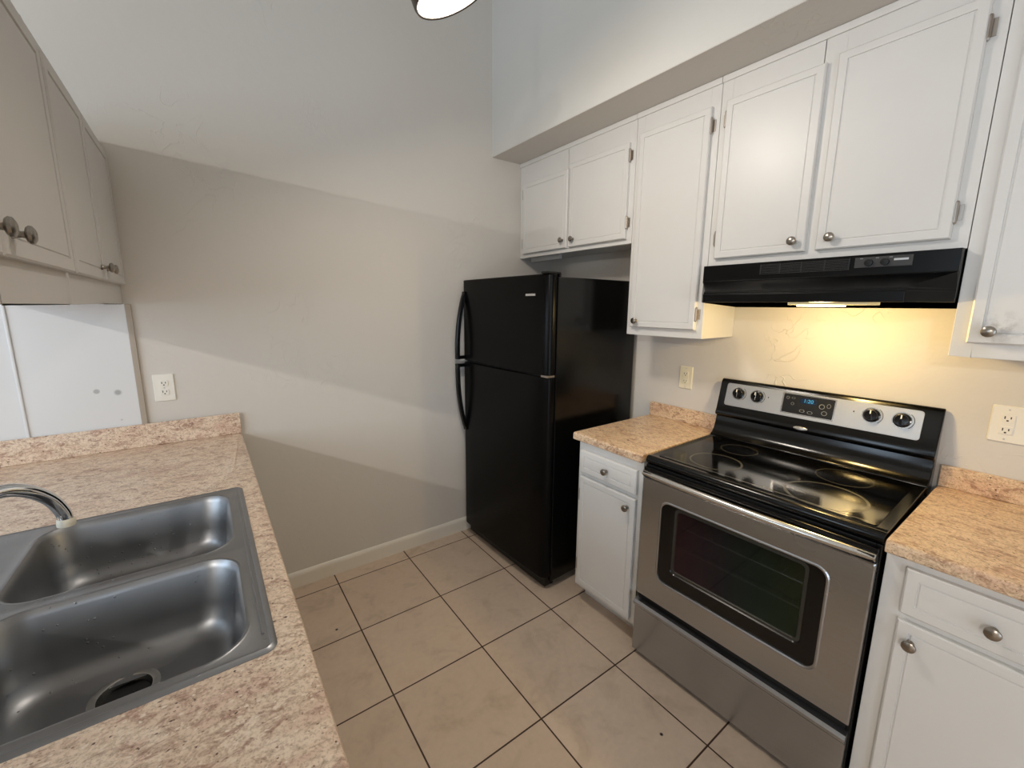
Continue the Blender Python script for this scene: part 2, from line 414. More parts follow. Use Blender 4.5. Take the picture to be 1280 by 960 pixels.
def add_door(root, y0, y1, z0, z1, x, sx, m, kpos, hinge_side, hz, name='door', inset=.026):
    d = rel(slab(y0, y1, z0, z1, x, sx, inset=inset).obj(name, m, root, smooth=False), root)
    L = root.location
    knob(d, (x+sx*.019-L.x, kpos[0]-L.y, kpos[1]-L.z), (sx, 0, 0))
    if hinge_side:
        ye = y1 if hinge_side > 0 else y0
        for z in hz: rel(hinge(d, (x, ye+hinge_side*.001, z), sx, hinge_side), root)
    return d
UX = -.2757
def upper(name, y0, y1, z0, z1, doors, label, group=None, dm='cab'):
    """range-side wall cabinet; doors: (y0,y1,z0,z1,(knob y,z),hinge side,(hinge zs))"""
    root = thing(name, (0, (y0+y1)/2, z0), label, 'cabinet', group)
    rel(carcass(-.001, UX+.019, y0+.0005, y1-.0005, z0, z1).obj('carcass', M['cab'], root, bevel=.001), root)
    rel(face_frame(y0+.0005, y1-.0005, z0, z1, UX, -1, [(d[0]+.014, d[1]-.014, d[2]+.014, d[3]-.014) for d in doors]).obj('face_frame', M['cab'], root, bevel=.0012), root)
    rel(MB().box(UX-.007, UX, y0+.0005, y1-.0005, z1-.024, z1).obj('top_moulding', M['cab'], root, bevel=.0015), root)
    for d in doors: add_door(root, d[0], d[1], d[2], d[3], UX, -1, M[dm], d[4], d[5], d[6])
    return root
T = ZB-.003
DT = 2.338
r = upper('wall_cabinet', -.929, -.002, 1.842, T, [
    (-.470, -.050, 1.866, DT-.038, (-.440, 1.911), 1, (2.24, 1.93)),
    (-.899, -.487, 1.866, DT-.018, (-.528, 1.908), -1, (2.26, 1.945))],
    'short white two-door wall cabinet above the black fridge', 'wall cabinets over the range side')
rel(MB().box(-.20, -.215+.03, -.32, -.03, 1.822, 1.853).obj('cleat', M['cab'], r), r)
upper('wall_cabinet', -1.342, -.930, 1.3875, T, [
    (-1.312, -.960, 1.426, DT, (-1.000, 1.458), -1, (2.265, 1.495))],
    'tall narrow single-door white wall cabinet between the fridge and the range hood', 'wall cabinets over the range side')
upper('wall_cabinet', -2.114, -1.343, 1.699, T, [
    (-1.708, -1.374, 1.728, DT, (-1.672, 1.766), 1, (2.27, 1.81)),
    (-2.078, -1.741, 1.728, DT+.012, (-1.786, 1.766), -1, (2.27, 1.80))],
    'white two-door wall cabinet directly above the black range hood', 'wall cabinets over the range side')
r = upper('wall_cabinet', -2.60, -2.115, 1.391, T, [
    (-2.56, -2.148, 1.432, DT, (-2.190, 1.467), 0, ())],
    'white wall cabinet with smudged door corner above the right-hand counter', 'wall cabinets over the range side', 'cab_smudged')

# sink-side hanging cabinets, doors looking towards the range
LX = -2.312
def hanging(y0, y1, doors, label):
    root = thing('hanging_cabinet', (-2.48, (y0+y1)/2, 1.527), label, 'cabinet', 'hanging cabinets over the sink counter')
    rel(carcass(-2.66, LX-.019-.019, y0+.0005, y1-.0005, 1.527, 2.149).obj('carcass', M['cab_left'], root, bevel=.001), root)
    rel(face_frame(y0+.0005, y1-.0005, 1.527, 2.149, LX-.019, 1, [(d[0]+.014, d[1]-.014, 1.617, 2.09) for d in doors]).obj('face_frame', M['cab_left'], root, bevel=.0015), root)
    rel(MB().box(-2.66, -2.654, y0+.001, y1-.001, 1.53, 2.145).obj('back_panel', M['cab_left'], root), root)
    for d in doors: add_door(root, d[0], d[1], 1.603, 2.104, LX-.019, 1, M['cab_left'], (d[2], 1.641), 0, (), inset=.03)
    return root
hanging(-.866, -.002, [(-.455, -.020, -.415), (-.855, -.466, -.505)], 'dull white two-door cabinet hanging at the corner above the white end board')
hanging(-1.86, -.867, [(-1.345, -.880, -1.306), (-1.84, -1.356, -1.400)], 'dull white two-door cabinet hanging over the sink, nearer the viewer')

# base cabinets
BX = -.603
def base(name, y0, y1, dr, do, kd, kn, hs, hz, label):
    root = thing(name, (0, (y0+y1)/2, 0), label, 'cabinet')
    mb = carcass(-.003, BX+.019, y0, y1, .09, .874, recess=0)
    rel(mb.obj('carcass', M['cab'], root, bevel=.001), root)
    rel(MB().box(-.003, BX+.075, y0+.006, y1-.006, 0, .09).obj('toe_kick', M['cab'], root), root)
    rel(face_frame(y0, y1, .09, .874, BX, -1, [(do[0]+.014, do[1]-.014, do[2]+.014, do[3]-.014), (dr[0]+.014, dr[1]-.014, dr[2]+.014, dr[3]-.014)]).obj('face_frame', M['cab'], root, bevel=.0012), root)
    add_door(root, *do, BX, -1, M['cab'], kn, hs, hz)
    d = rel(slab(*dr, BX, -1, inset=.026).obj('drawer', M['cab'], root), root)
    knob(d, (BX-.019-root.location.x, kd[0]-root.location.y, kd[1]-root.location.z), (-1, 0, 0))
    return root
base('base_cabinet', -1.322, -.944, (-1.300, -.968, .722, .834), (-1.300, -.968, .118, .700), (-1.135, .777), (-1.263, .652), 1, (.60, .22),
     'narrow white base cabinet with one drawer between fridge and range')
base('base_cabinet', -2.62, -2.116, (-2.56, -2.162, .722, .852), (-2.56, -2.162, .118, .702), (-2.325, .781), (-2.195, .650), 0, (),
     'white base cabinet with one drawer at the right-hand side of the range')
# sink base under the left counter
root = thing('sink_cabinet', (-2.3, -.95, 0), 'white base cabinet under the sink counter', 'cabinet')
mb = MB()
mb.box(-2.58, -2.564, -2.55, -.004, .09, .874); mb.box(-2.564, -2.022, -.020, -.004, .09, .874); mb.box(-2.564, -2.022, -2.55, -2.534, .09, .874)
mb.box(-2.564, -2.022, -2.534, -.020, .09, .106)
rel(mb.obj('carcass', M['cab'], root), root)
rel(MB().box(-2.58, -2.07, -2.54, -.01, 0, .09).obj('toe_kick', M['cab'], root), root)
dd = [(-.62, -.04), (-1.13, -.66), (-1.62, -1.15), (-2.50, -1.68)]
rel(face_frame(-2.55, -.004, .09, .874, -2.003, 1, [(a+.014, b-.014, .134, .80) for a, b in dd]).obj('face_frame', M['cab'], root), root)
for i, (a, b) in enumerate(dd): add_door(root, a, b, .12, .82, -2.003, 1, M['cab'], ((a+.04) if i % 2 == 0 else (b-.04), .77), 0, ())

# ------------------------------------------------------------------ countertops
def counter_profile(y0, y1, xb, xf, sx, z=.914, t=.037):
    """laminate slab with rolled front edge, extruded along y"""
    pts = [(xb, z-t), (xf-sx*.004, z-t)]
    for k in range(7):
        a = -PI/2*(1-k/6)*.5; 
    pts += [(xf, z-t+.004)]
    for k in range(7):
        a = PI/2*k/6; pts.append((xf-sx*.012+sx*.012*math.cos(a), z-.012+.012*math.sin(a)))
    pts.append((xb, z))
    return pts
def range_counter(y0, y1, label, bs_y0=None):
    root = thing('countertop', (-.3, (y0+y1)/2, .877), label, 'countertop')
    mb = MB().prism(counter_profile(y0, y1, -.002, -.630, -1), 1, y0, y1)
    rel(mb.obj('slab', M['lam_y'], root, bevel=.003), root)
    rel(MB().box(-.021, -.002, y0, y1, .9142, .990).obj('backsplash', M['lam_y'], root, bevel=.003), root)
    return root
range_counter(-1.326, -.920, 'small speckled beige countertop between the fridge and the range')
range_counter(-2.62, -2.114, 'speckled beige countertop under the right-hand wall cabinet')
# sink counter: flat slab with a hole for the sink
SX0, SX1, SY0, SY1 = -2.590, -2.016, -1.582, -.735       # sink rim
root = thing('countertop', (-2.3, -1.2, .877), 'long speckled pinkish-beige countertop holding the double sink', 'countertop')
def ringpts(pts, z): return [(x, y, z) for x, y in pts]
YE = -2.60; XB, XR = -2.97, -1.966
inn = rrect(SX0+.02, SX1-.02, SY0+.02, SY1-.02, .03, 6)
def outer(x0, x1, y0, y1): return rrect(x0, x1, y0, y1, .0015, 6)
mb = MB()
mb.loops([ringpts(inn, .877), ringpts(inn, .914), ringpts(outer(XB, XR-.011, YE, -.002), .914), ringpts(outer(XB-.003, XR-.0032, YE, -.002), .9105),
          ringpts(outer(XB-.005, XR, YE, -.002), .902), ringpts(outer(XB-.005, XR, YE, -.002), .881), ringpts(outer(XB-.002, XR-.004, YE, -.002), .877)], ring=True)
rel(mb.obj('slab', M['lam_x'], root, smooth=True), root)
rel(MB().box(-2.97, XR-.002, -.022, -.0125, .9142, 1.015).obj('backsplash', M['lam_x'], root, bevel=.003), root)

# ------------------------------------------------------------------ kitchen sink
root = thing('kitchen_sink', (-2.3, -1.15, .914), 'double-bowl stainless steel drop-in sink in the beige counter', 'sink')
Z0 = .9146
def R_(i, z, r): return ringpts(rrect(SX0+i, SX1-i, SY0+i, SY1-i, r, 8), z)
mb = MB()
BOW = [(-2.475, -2.062, -1.150, -.775, .165), (-2.475, -2.062, -1.549, -1.196, .166)]   # x0 x1 y0 y1 depth
# deck with two holes: grid of cells around the bowls, welded
def deck_cell(x0, x1, y0, y1, bowl=None):
    b = bowl
    if b is None:
        mb.b.faces.new([mb.b.verts.new(p) for p in ((x0, y0, Z0+.004), (x1, y0, Z0+.004), (x1, y1, Z0+.004), (x0, y1, Z0+.004))]); return
    bx0, bx1, by0, by1, dep = b; rr = .07
    def B(i, z, r): return ringpts(rrect(bx0+i, bx1-i, by0+i, by1-i, r, 8), z)
    L = [ringpts(rrect(x0, x1, y0, y1, .0003, 8), Z0+.004), B(-.012, Z0+.004, rr+.012), B(-.009, Z0+.0055, rr+.009), B(-.004, Z0+.0045, rr+.004), B(0, Z0-.001, rr), B(.004, Z0-.012, rr),
         B(.012, Z0-dep*.55, rr), B(.018, Z0-dep*.78, rr), B(.028, Z0-dep*.91, rr), B(.045, Z0-dep*.975, rr), B(.07, Z0-dep*.995, rr*.9)]
    c = (bx0+bx1)/2-.005, (by0+by1)/2+(.060 if by1 < -1.19 else .01)
    n = len(L[0]); base_pts = L[-1]
    def circ(r, z):
        out = []
        for p in base_pts:
            a = math.atan2(p[1]-c[1], p[0]-c[0]); out.append((c[0]+r*math.cos(a), c[1]+r*math.sin(a), z))
        return out
    L += [circ(.075, Z0-dep-.002), circ(.057, Z0-dep-.003)]
    mb.loops(L, False, False)
ys = [SY0+.012, -1.173, SY1-.012]; xs = [SX0+.012, SX1-.012]
deck_cell(xs[0]+.075, xs[1], ys[1], ys[2], BOW[0]); deck_cell(xs[0]+.075, xs[1], ys[0], ys[1], BOW[1])
deck_cell(xs[0], xs[0]+.075, ys[0], ys[2])
# raised groove and rolled rim
E0 = .0003
L = [ringpts(rrect(xs[0]-d, xs[1]+d, ys[0]-d, ys[1+1]+d, max(E0, rr_), 8), z) for d, rr_, z in ((0, .0003, Z0+.004), (.003, .012, Z0+.0052), (.008, .018, Z0+.0035), (.012, .022, Z0+.0002), (.012, .022, Z0-.0004))]
mb.loops(L, False, False)
bmesh.ops.remove_doubles(mb.b, verts=mb.b.verts, dist=.0004)
o = rel(mb.obj('basin', M['sink'], root, smooth=True), root)
for i, b in enumerate(BOW):
    c = ((b[0]+b[1])/2-.005, (b[2]+b[3])/2+(.060 if b[3] < -1.19 else .01), Z0-b[4]-.003)
    dr_ = rel(MB().lathe([(.0575, 0), (.0575, .003), (.050, .0042), (.044, .002), (.040, -.012), (.036, -.04), (.0, -.042)], c, n=32, caps=False).obj('drain', M['steel_bright'], root, smooth=True), root)
    rel(MB().lathe([(.0, -.020), (.0395, -.018), (.0405, -.010), (.036, -.0095), (.016, -.013), (.012, -.004), (.0, -.003)], c, n=24).obj('strainer', M['dark'], dr_, smooth=True), root)
# ridge line along the right rim
rel(MB().tube([(-2.036, SY0+.05, Z0+.0035), (-2.036, SY1-.05, Z0+.0035)], .0028, 8).obj('rim_ridge', M['sink'], root, smooth=True), root)

# ------------------------------------------------------------------ faucet
FZ = Z0+.0062
root = thing('faucet', (-2.535, -1.16, FZ), 'chrome arched faucet with a cream aerator reaching over the far bowl', 'faucet')
def smooth_path(P, n=8):
    P = [Vector(p) for p in P]; out = []
    for i in range(len(P)-1):
        p0, p1, p2, p3 = P[max(i-1, 0)], P[i], P[i+1], P[min(i+2, len(P)-1)]
        for k in range(n):
            t = k/n; out.append(.5*((2*p1)+(-p0+p2)*t+(2*p0-5*p1+4*p2-p3)*t*t+(-p0+3*p1-3*p2+p3)*t**3))
    return out+[P[-1]]
tip = [(-2.535, -1.16, .96), (-2.530, -1.155, 1.03), (-2.512, -1.135, 1.10), (-2.483, -1.105, 1.133), (-2.449, -1.065, 1.137), (-2.420, -1.037, 1.118), (-2.397, -1.012, 1.083), (-2.384, -1.000, 1.045), (-2.381, -.998, 1.022)]
sp = rel(MB().tube(smooth_path(tip), .0142, 18).obj('spout', M['chrome'], root, smooth=True), root)
rel(MB().lathe([(.0150, .004), (.0165, .002), (.0172, -.006), (.0165, -.014), (.011, -.015)], (-2.381, -.998, 1.022), (.05, .03, 1), 20).obj('aerator', M['aerator'], sp, smooth=True), root)
rel(MB().lathe([(.030, 0), (.030, .008), (.022, .014), (.019, .05), (.017, .062), (.0, .064)], (-2.535, -1.16, FZ), n=24).obj('body', M['chrome'], root, smooth=True), root)
for dy in (-.1, .1):
    h_ = rel(MB().lathe([(.026, 0), (.026, .006), (.016, .012), (.015, .035), (.022, .042), (.024, .055), (.017, .062), (0, .063)], (-2.535, -1.16+dy, FZ), n=20).obj('handle', M['chrome'], root, smooth=True), root)
rel(MB().prism(rrect(-2.56, -2.51, -1.29, -1.03, .022, 5), 2, FZ, FZ+.007).obj('base_plate', M['chrome'], root, bevel=.002), root)

# ------------------------------------------------------------------ fridge (own axes: x into the wall, y towards the back wall)
FH, FW = 1.680, .794
root = thing('refrigerator', (-.7485, -.030, 0), 'tall black top-freezer refrigerator standing in the back corner', 'refrigerator', rotz=.03)
MB().box(.062, .69, -FW+.004, -.004, .04, FH-.012).obj('body', M['fridge_side'], root, bevel=.006)
def fdoor(z0, z1):
    pts = [(.055, -.003), (.02, -.003), (.008, -.010), (.0045, -.03)]
    for k in range(1, 8): 
        t = k/8; y = -.03-(FW-.075)*t; pts.append((.0045-.007*math.sin(PI*t)*1.0, y))
    pts += [(.0045, -FW+.045), (.010, -FW+.026), (.022, -FW+.010), (.036, -FW+.003), (.055, -FW+.003)]
    return MB().prism(pts, 2, z0, z1)
fz = fdoor(1.187, FH).obj('freezer_door', M['fridge'], root, bevel=.004, smooth=True)
fd = fdoor(.075, 1.175).obj('fridge_door', M['fridge'], root, bevel=.004, smooth=True)
MB().box(.03, .062, -FW+.012, -.012, .08, FH-.008).obj('door_gasket', M['black_matte'], root)
MB().box(.035, .075, -FW+.02, -.02, .012, .07).obj('toe_grille', M['black_matte'], root, bevel=.003)
def bow(z0, z1, flip):
    """long bowed grab handle; the deep end is at the split between the doors"""
    mb = MB(); n = 16; L = []
    for k in range(n+1):
        t = k/n; z = z0+(z1-z0)*t; s_ = t if flip else 1-t
        d = .050*math.sin(min(1, s_*1.25)*PI/2)**.8 if s_ > 0 else 0
        yo = .004+.010*s_; L.append([(.006-d-.014, -.040+yo, z), (.006-d-.014, -.018+yo, z), (.006-d+.010, -.014+yo, z), (.006-d+.010, -.044+yo, z)])
    mb.loops(L)
    ze = z1 if flip else z0; zi = ze-.022 if flip else ze+.022
    mb.box(.008, -.052, -.030, -.006, min(ze, zi), max(ze, zi))
    zt = z0 if flip else z1; mb.box(.008, -.008, -.042, -.014, zt-.012, zt+.012)
    return mb
bow(1.195, 1.60, False).obj('handle', M['black'], fz, bevel=.004)
bow(.745, 1.167, True).obj('handle', M['black'], fd, bevel=.004)
MB().box(-.0025, .002, -.695, -.622, 1.577, 1.588).obj('badge', M['silver'], fz, bevel=.001)
hc = MB().box(.0, .085, -FW+.008, -FW+.062, FH+.0005, FH+.012); hc.box(.085, .10, -FW+.02, -FW+.045, FH-.012, FH+.008)
hc.obj('hinge_cover', M['black_matte'], root, bevel=.004)
MB().box(.012, .06, -FW+.01, -FW+.06, 1.1757, 1.1865).obj('middle_hinge', M['hinge'], root, bevel=.001)
for y in (-FW+.05, -.05): MB().lathe([(.018, 0), (.018, .02), (.008, .022), (.008, .045)], (.1, y, 0), n=14).obj('foot', M['black_matte'], root)
for y in (-FW+.05, -.05): MB().lathe([(.018, 0), (.018, .02), (.008, .022), (.008, .045)], (.62, y, 0), n=14).obj('foot', M['black_matte'], root)

# ------------------------------------------------------------------ range (own axes: x into the wall, y negative to the right)
W = .7626
root = thing('range_oven', (-.6243, -1.3464, 0), 'stainless and black electric range with smooth glass cooktop', 'range', rotz=.02)
mb = MB()
mb.box(.012, .02, -W+.004, -.004, .02, .885); 
mb = MB()                                    # body with an oven cavity
mb.box(.0, .585, -.016, -.002, .03, .885); mb.box(.0, .585, -W+.002, -W+.016, .03, .885)
mb.box(.0, .585, -W+.016, -.016, .03, .33); mb.box(.0, .585, -W+.016, -.016, .80, .885); mb.box(.42, .585, -W+.016, -.016, .33, .80)
mb.obj('body', M['black_matte'], root, bevel=.002)
mb = MB()
mb.box(.001, .418, -.11, -.100, .332, .798); mb.box(.001, .418, -.662, -.652, .332, .798); mb.box(.001, .418, -.652, -.11, .332, .345); mb.box(.001, .418, -.652, -.11, .785, .798); mb.box(.41, .419, -.652, -.11, .345, .785)
mb.obj('oven_cavity', M['cavity'], root)
for z in (.565, .655):
    mb = MB(); mb.tube([(.03, -.115, z), (.03, -.648, z)], .004, 8); mb.tube([(.38, -.115, z), (.38, -.648, z)], .003, 8)
    for k in range(15): y = -.13-.5*k/14; mb.tube([(.03, y, z+.004), (.38, y, z+.004)], .002, 6)
    mb.obj('oven_rack', M['steel_bright'], root, smooth=True)
for y in (-.06, -W+.06):
    for x in (.07, .54): MB().lathe([(.016, 0), (.016, .012), (.007, .014), (.007, .032)], (x, y, 0), n=12).obj('foot', M['black_matte'], root)
# oven door: steel skin with a rounded opening
def yz(pts, x): return [(x, -a, b) for a, b in pts]
OW = (.096, .657, .411, .760)
def ow(i, r): return rrect(OW[0]+i, OW[1]-i, OW[2]+i, OW[3]-i, r, 8)
def od(i): return rrect(.004+i, W-.006-i, .302+i, .833-i, .004, 8)
XD = -.021
mb = MB().loops([yz(od(0), -.002), yz(od(0), XD+.004), yz(od(.004), XD), yz(ow(-.006, .040), XD), yz(ow(-.002, .036), XD-.003), yz(ow(.003, .033), XD-.0005), yz(ow(.004, .032), XD+.006), yz(ow(.004, .032), -.002)], ring=True)
door = mb.obj('oven_door', M['steel'], root)
IW = (.150, .610, .468, .752)
def iw(i, r): return rrect(IW[0]+i, IW[1]-i, IW[2]+i, IW[3]-i, r, 8)
mb = MB().loops([yz(ow(.002, .033), XD+.008), yz(ow(.002, .033), XD+.004), yz(iw(0, .02), XD+.004), yz(iw(.004, .018), XD+.010)], ring=True)
mb.obj('window_border', M['black'], door, smooth=True)
mb = MB().loops([yz(iw(.0005, .02), XD+.0105), yz(iw(.0005, .02), XD+.0085), yz(iw(.012, .016), XD+.0085), yz(iw(.016, .014), XD+.0145)], ring=True)
mb.obj('inner_window_frame', M['window_trim'], door)
mb = MB().loops([yz(iw(.0125, .016), XD+.0125), yz(iw(.0125, .016), XD+.0095)])
mb.obj('window_glass', M['oven_glass'], door)
mb = MB().box(-.0015, -.019, -W+.006, -.006, .8335, .878)
mb.obj('door_top', M['black'], door, bevel=.002)
# full-width bowed bar handle
n = 24; L = []
for k in range(n+1):
    t = k/n; y = -.006-(W-.014)*t; d = .020+.016*math.sin(PI*t); zc = .8525
    sec = [(.016, -.010), (.008, -.0125), (.002, -.0105), (-.003, -.006), (-.005, .0), (-.003, .006), (.002, .0105), (.008, .0125), (.016, .010)]
    L.append([(XD+a-d+.012, y, zc+b) for a, b in sec])
hd = MB().loops(L).obj('handle', M['steel_bright'], door, smooth=True)
for y in (-.03, -W+.03): MB().box(XD+.001, XD-.012, y-.02, y+.02, .842, .862).obj('handle_bracket', M['black_matte'], door, bevel=.002)
# storage drawer
dp = [(-.002, .018), (XD+.006, .018), (XD, .024), (XD, .232), (XD-.004, .242), (XD-.013, .252), (XD-.014, .262), (XD-.006, .272), (-.002, .276)]
MB().prism(dp, 1, -W+.006, -.004).obj('storage_drawer', M['steel'], root, smooth=True)
MB().box(-.001, .004, -W+.016, -.016, .276, .302).obj('drawer_gap', M['dark'], root)
# cooktop
cp = [(.585, .885), (.012, .885), (.0, .889), (-.004, .897), (-.004, .907), (.002, .9165), (.012, .9205), (.020, .9185), (.045, .917), (.515, .917), (.520, .9205), (.585, .9205)]
ct = MB().prism(cp, 1, -W, 0).obj('cooktop', M['black'], root, bevel=.002, smooth=True)
gl = MB().prism(rrect(.040, .512, -W+.028, -.028, .012, 5), 2, .915, .9192).obj('cooktop_glass', M['cooktop_glass'], ct)
def ring(cx_, cy_, r0, r1, name='burner_ring'):
    z0, z1 = .9192, .9195; n = 56
    P = lambda r, z: [(cx_+r*math.cos(2*PI*k/n), -cy_+r*math.sin(2*PI*k/n), z) for k in range(n)]
    return MB().loops([P(r0, z0), P(r0, z1), P(r1, z1), P(r1, z0)], ring=True).obj(name, M['burner'], ct)
ring(.165, .205, .089, .097); ring(.155, .575, .107, .116); ring(.385, .195, .068, .072); ring(.385, .565, .082, .086)
mb = MB()
for a0, a1, b0, b1 in ((.052, .0535, .05, W-.05),): mb.box(a0, a1, -b1, -b0, .9192, .9195)
mb.obj('front_line', M['grey_print'], ct)
MB().box(.060, .066, -.455, -.425, .9192, .9195).obj('hot_surface_mark', M['grey_print'], ct)
# backguard: black riser and overhanging console
bp = [(.600, .886), (.516, .886), (.516, .922), (.530, .930), (.545, .950), (.556, .985), (.560, 1.008), (.545, 1.016), (.5435, 1.026), (.552, 1.045), (.583, 1.176), (.592, 1.187), (.600, 1.187)]
bg = MB().prism(bp, 1, -W-.003, .003).obj('backguard', M['black'], root, bevel=.003, smooth=True)
tilt = math.atan2(.583-.552, 1.176-1.045)
def con(t, z, d=0):
    """point on the console face: t along the width, z height, d out of the face"""
    x = .552+(.583-.552)*(z-1.045)/(1.176-1.045)
    return Vector((x-d*math.cos(tilt), -t, z+d*math.sin(tilt)))
def conpts(pts, d): return [con(a, b, d) for a, b in pts]
def conplate(name, a0, a1, b0, b1, r, d0, d1, m, par):
    return MB().loops([conpts(rrect(a0, a1, b0, b1, r, 6), d0), conpts(rrect(a0, a1, b0, b1, r, 6), d1-.0006), conpts(rrect(a0+.0008, a1-.0008, b0+.0008, b1-.0008, r, 6), d1)]).obj(name, m, par)
conplate('control_panel', .030, .718, 1.066, 1.170, .011, -.001, .0025, M['panel_silver'], bg)
conplate('clock_bezel', .271, .464, 1.079, 1.165, .006, .002, .0033, M['steel_bright'], bg)
conplate('clock_panel', .276, .459, 1.083, 1.161, .004, .003, .0040, M['black_matte'], bg)
conplate('clock_window', .338, .398, 1.128, 1.152, .009, .0038, .0046, M['led_back'], bg)
ax = con(0, 1.1, 1)-con(0, 1.1, 0)
upv = (con(0, 1.17)-con(0, 1.07)).normalized(); rgt = Vector((0, -1, 0))
def con_mat(t, z, d): 
    Mx = Matrix((rgt, upv, ax)).transposed().to_4x4(); Mx.translation = con(t, z, d); return Mx
text_mesh('clock_digits', '1:20', .021, M['cyan'], bg, con_mat(.369, 1.140, .0047))
for a, b, rx_, rz_ in ((.292, 1.145, .006, .006), (.313, 1.146, .007, .004), (.313, 1.122, .006, .006), (.352, 1.098, .010, .006), (.381, 1.096, .010, .006), (.418, 1.128, .010, .010), (.441, 1.134, .007, .009), (.430, 1.103, .010, .009)):
    n = 20; E_ = lambda s_, d: [con(a+s_*rx_*math.cos(2*PI*k/n), b+s_*rz_*math.sin(2*PI*k/n), d) for k in range(n)]
    MB().loops([E_(1, .0039), E_(1, .0046), E_(.78, .0046), E_(.78, .0039)], ring=True).obj('touch_button', M['grey_print'], bg)
for t in (.088, .169, .577, .664):
    o_ = con(t, 1.127, .0025)
    kb = MB().lathe([(.026, 0), (.026, .003), (.0215, .004), (.0205, .018), (.019, .021), (0, .022)], o_, ax, 28).obj('burner_knob', M['black'], bg, smooth=True)
    q = MB(); c_ = con(t, 1.127, .0235)
    L = [[c_+rgt*(s_*.004)+upv*h_+ax*d for s_, d in ((-1, -.002), (1, -.002), (1, .006), (-1, .006))] for h_ in (-.018, .018)]
    q.loops(L).obj('knob_grip', M['black'], kb, bevel=.001)
    L = [[con(t, 1.127, .0298)+rgt*(s_*.0018)+upv*h_+ax*d for s_, d in ((-1, -.001), (1, -.001), (1, .0006), (-1, .0006))] for h_ in (.004, .017)]
    MB().loops(L).obj('knob_pointer', M['outlet'], kb)
    n = 40; A_ = lambda r, d: [con(t, 1.127, d)+rgt*(r*math.cos(2*PI*k/n))+upv*(r*math.sin(2*PI*k/n)) for k in range(n)]
    MB().loops([A_(.0265, .0024), A_(.0265, .0032), A_(.030, .0032), A_(.030, .0024)], ring=True).obj('dial_ring', M['steel_bright'], kb)
    mb = MB(); n = 10
    for k in range(n):
        a0, a1 = -.9+1.8*k/n, -.9+1.8*(k+1)/n
        q_ = [con(t, 1.127, .0031)+rgt*(r_*math.cos(a_))+upv*(r_*math.sin(a_)) for r_, a_ in ((.032, a0), (.034, a0), (.034, a1), (.032, a1))]
        q2 = [p+ax*-.0006 for p in q_]; mb.loops([q2, q_])
    mb.obj('dial_scale', M['slot'], bg)
for t, z in ((.214, 1.128), (.520, 1.128)): conplate('indicator_light', t, t+.004, z, z+.006, .0015, .002, .0034, M['slot'], bg)
# oval badge on the riser lip
n = 28; E_ = lambda s_, d: [(.5435+.002-d, -.360+s_*.026*math.cos(2*PI*k/n), 1.028+s_*.0075*math.sin(2*PI*k/n)) for k in range(n)]
MB().loops([E_(1, 0), E_(1, .004), E_(.75, .0062)]).obj('oval_badge', M['silver'], bg, smooth=True)

# ------------------------------------------------------------------ range hood
HY0, HY1 = -2.112, -1.345
root = thing('range_hood', (-.2, (HY0+HY1)/2, 1.53), 'black under-cabinet range hood glowing above the range', 'range hood')
F = .082
def plan(xf, z, f): return [(-.002, HY1, z), (-.302, HY1, z), (xf, HY1-f, z), (xf, HY0+f, z), (-.302, HY0, z), (-.002, HY0, z)]
def pl2(xe, xf, z, f, zb=None): 
    zb = z if zb is None else zb
    return [(-.002, HY1, zb), (xe, HY1, z), (xf, HY1-f, z), (xf, HY0+f, z), (xe, HY0, z), (-.002, HY0, zb)]
mb = MB().loops([pl2(-.300, -.312, 1.6985, .002), pl2(-.300, -.312, 1.636, .002), pl2(-.302, -.314, 1.632, .003), pl2(-.306, -.430, 1.590, F), pl2(-.307, -.436, 1.585, F), pl2(-.306, -.436, 1.580, F), pl2(-.305, -.440, 1.577, F),
                 pl2(-.305, -.441, 1.548, F, 1.528), pl2(-.300, -.436, 1.546, F-.002, 1.527), pl2(-.296, -.431, 1.548, F-.004, 1.529), pl2(-.290, -.424, 1.565, F-.004, 1.56)])
rel(mb.obj('shell', M['hood'], root, bevel=.0012), root)
cpn = rel(MB().box(-.3115, -.3145, -2.010, -1.868, 1.657, 1.690).obj('control_panel', M['hood_panel'], root, bevel=.001), root)
for y in (-1.905, -1.945): rel(MB().lathe([(.011, 0), (.0105, .008), (.0, .009)], (-.3145, y, 1.672), (-1, 0, 0), 18).obj('switch_knob', M['black_matte'], cpn, smooth=True), root)
rel(MB().box(-.3144, -.3152, -2.000, -1.966, 1.675, 1.681).obj('name_plate', M['silver'], cpn), root)
for y in (-1.885, -1.925, -1.958): rel(MB().box(-.3144, -.3150, y-.004, y+.004, 1.6845, 1.6875).obj('switch_mark', M['grey_print'], cpn), root)
mb = MB()
for k in range(7): mb.box(-.311, -.3150, -1.855, -1.575, 1.653+k*.0055, 1.6555+k*.0055)
for y in (-1.855, -1.785, -1.715, -1.645, -1.578): mb.box(-.311, -.3145, y, y+.003, 1.653, 1.690)
rel(mb.obj('vent_grille', M['grille'], root), root)
rel(MB().box(-.395, -.265, -1.938, -1.715, 1.538, 1.566).obj('lamp_housing', M['lens'], root, bevel=.002), root)
rel(MB().box(-.380, -.280, -1.852, -1.738, 1.533, 1.5378).obj('lamp_lens', M['bulb'], root, bevel=.0015), root)
for y in (-1.52, -1.75): rel(MB().box(-.24, -.03, y-.11, y+.11, 1.557, 1.565).obj('filter', M['steel'], root), root)

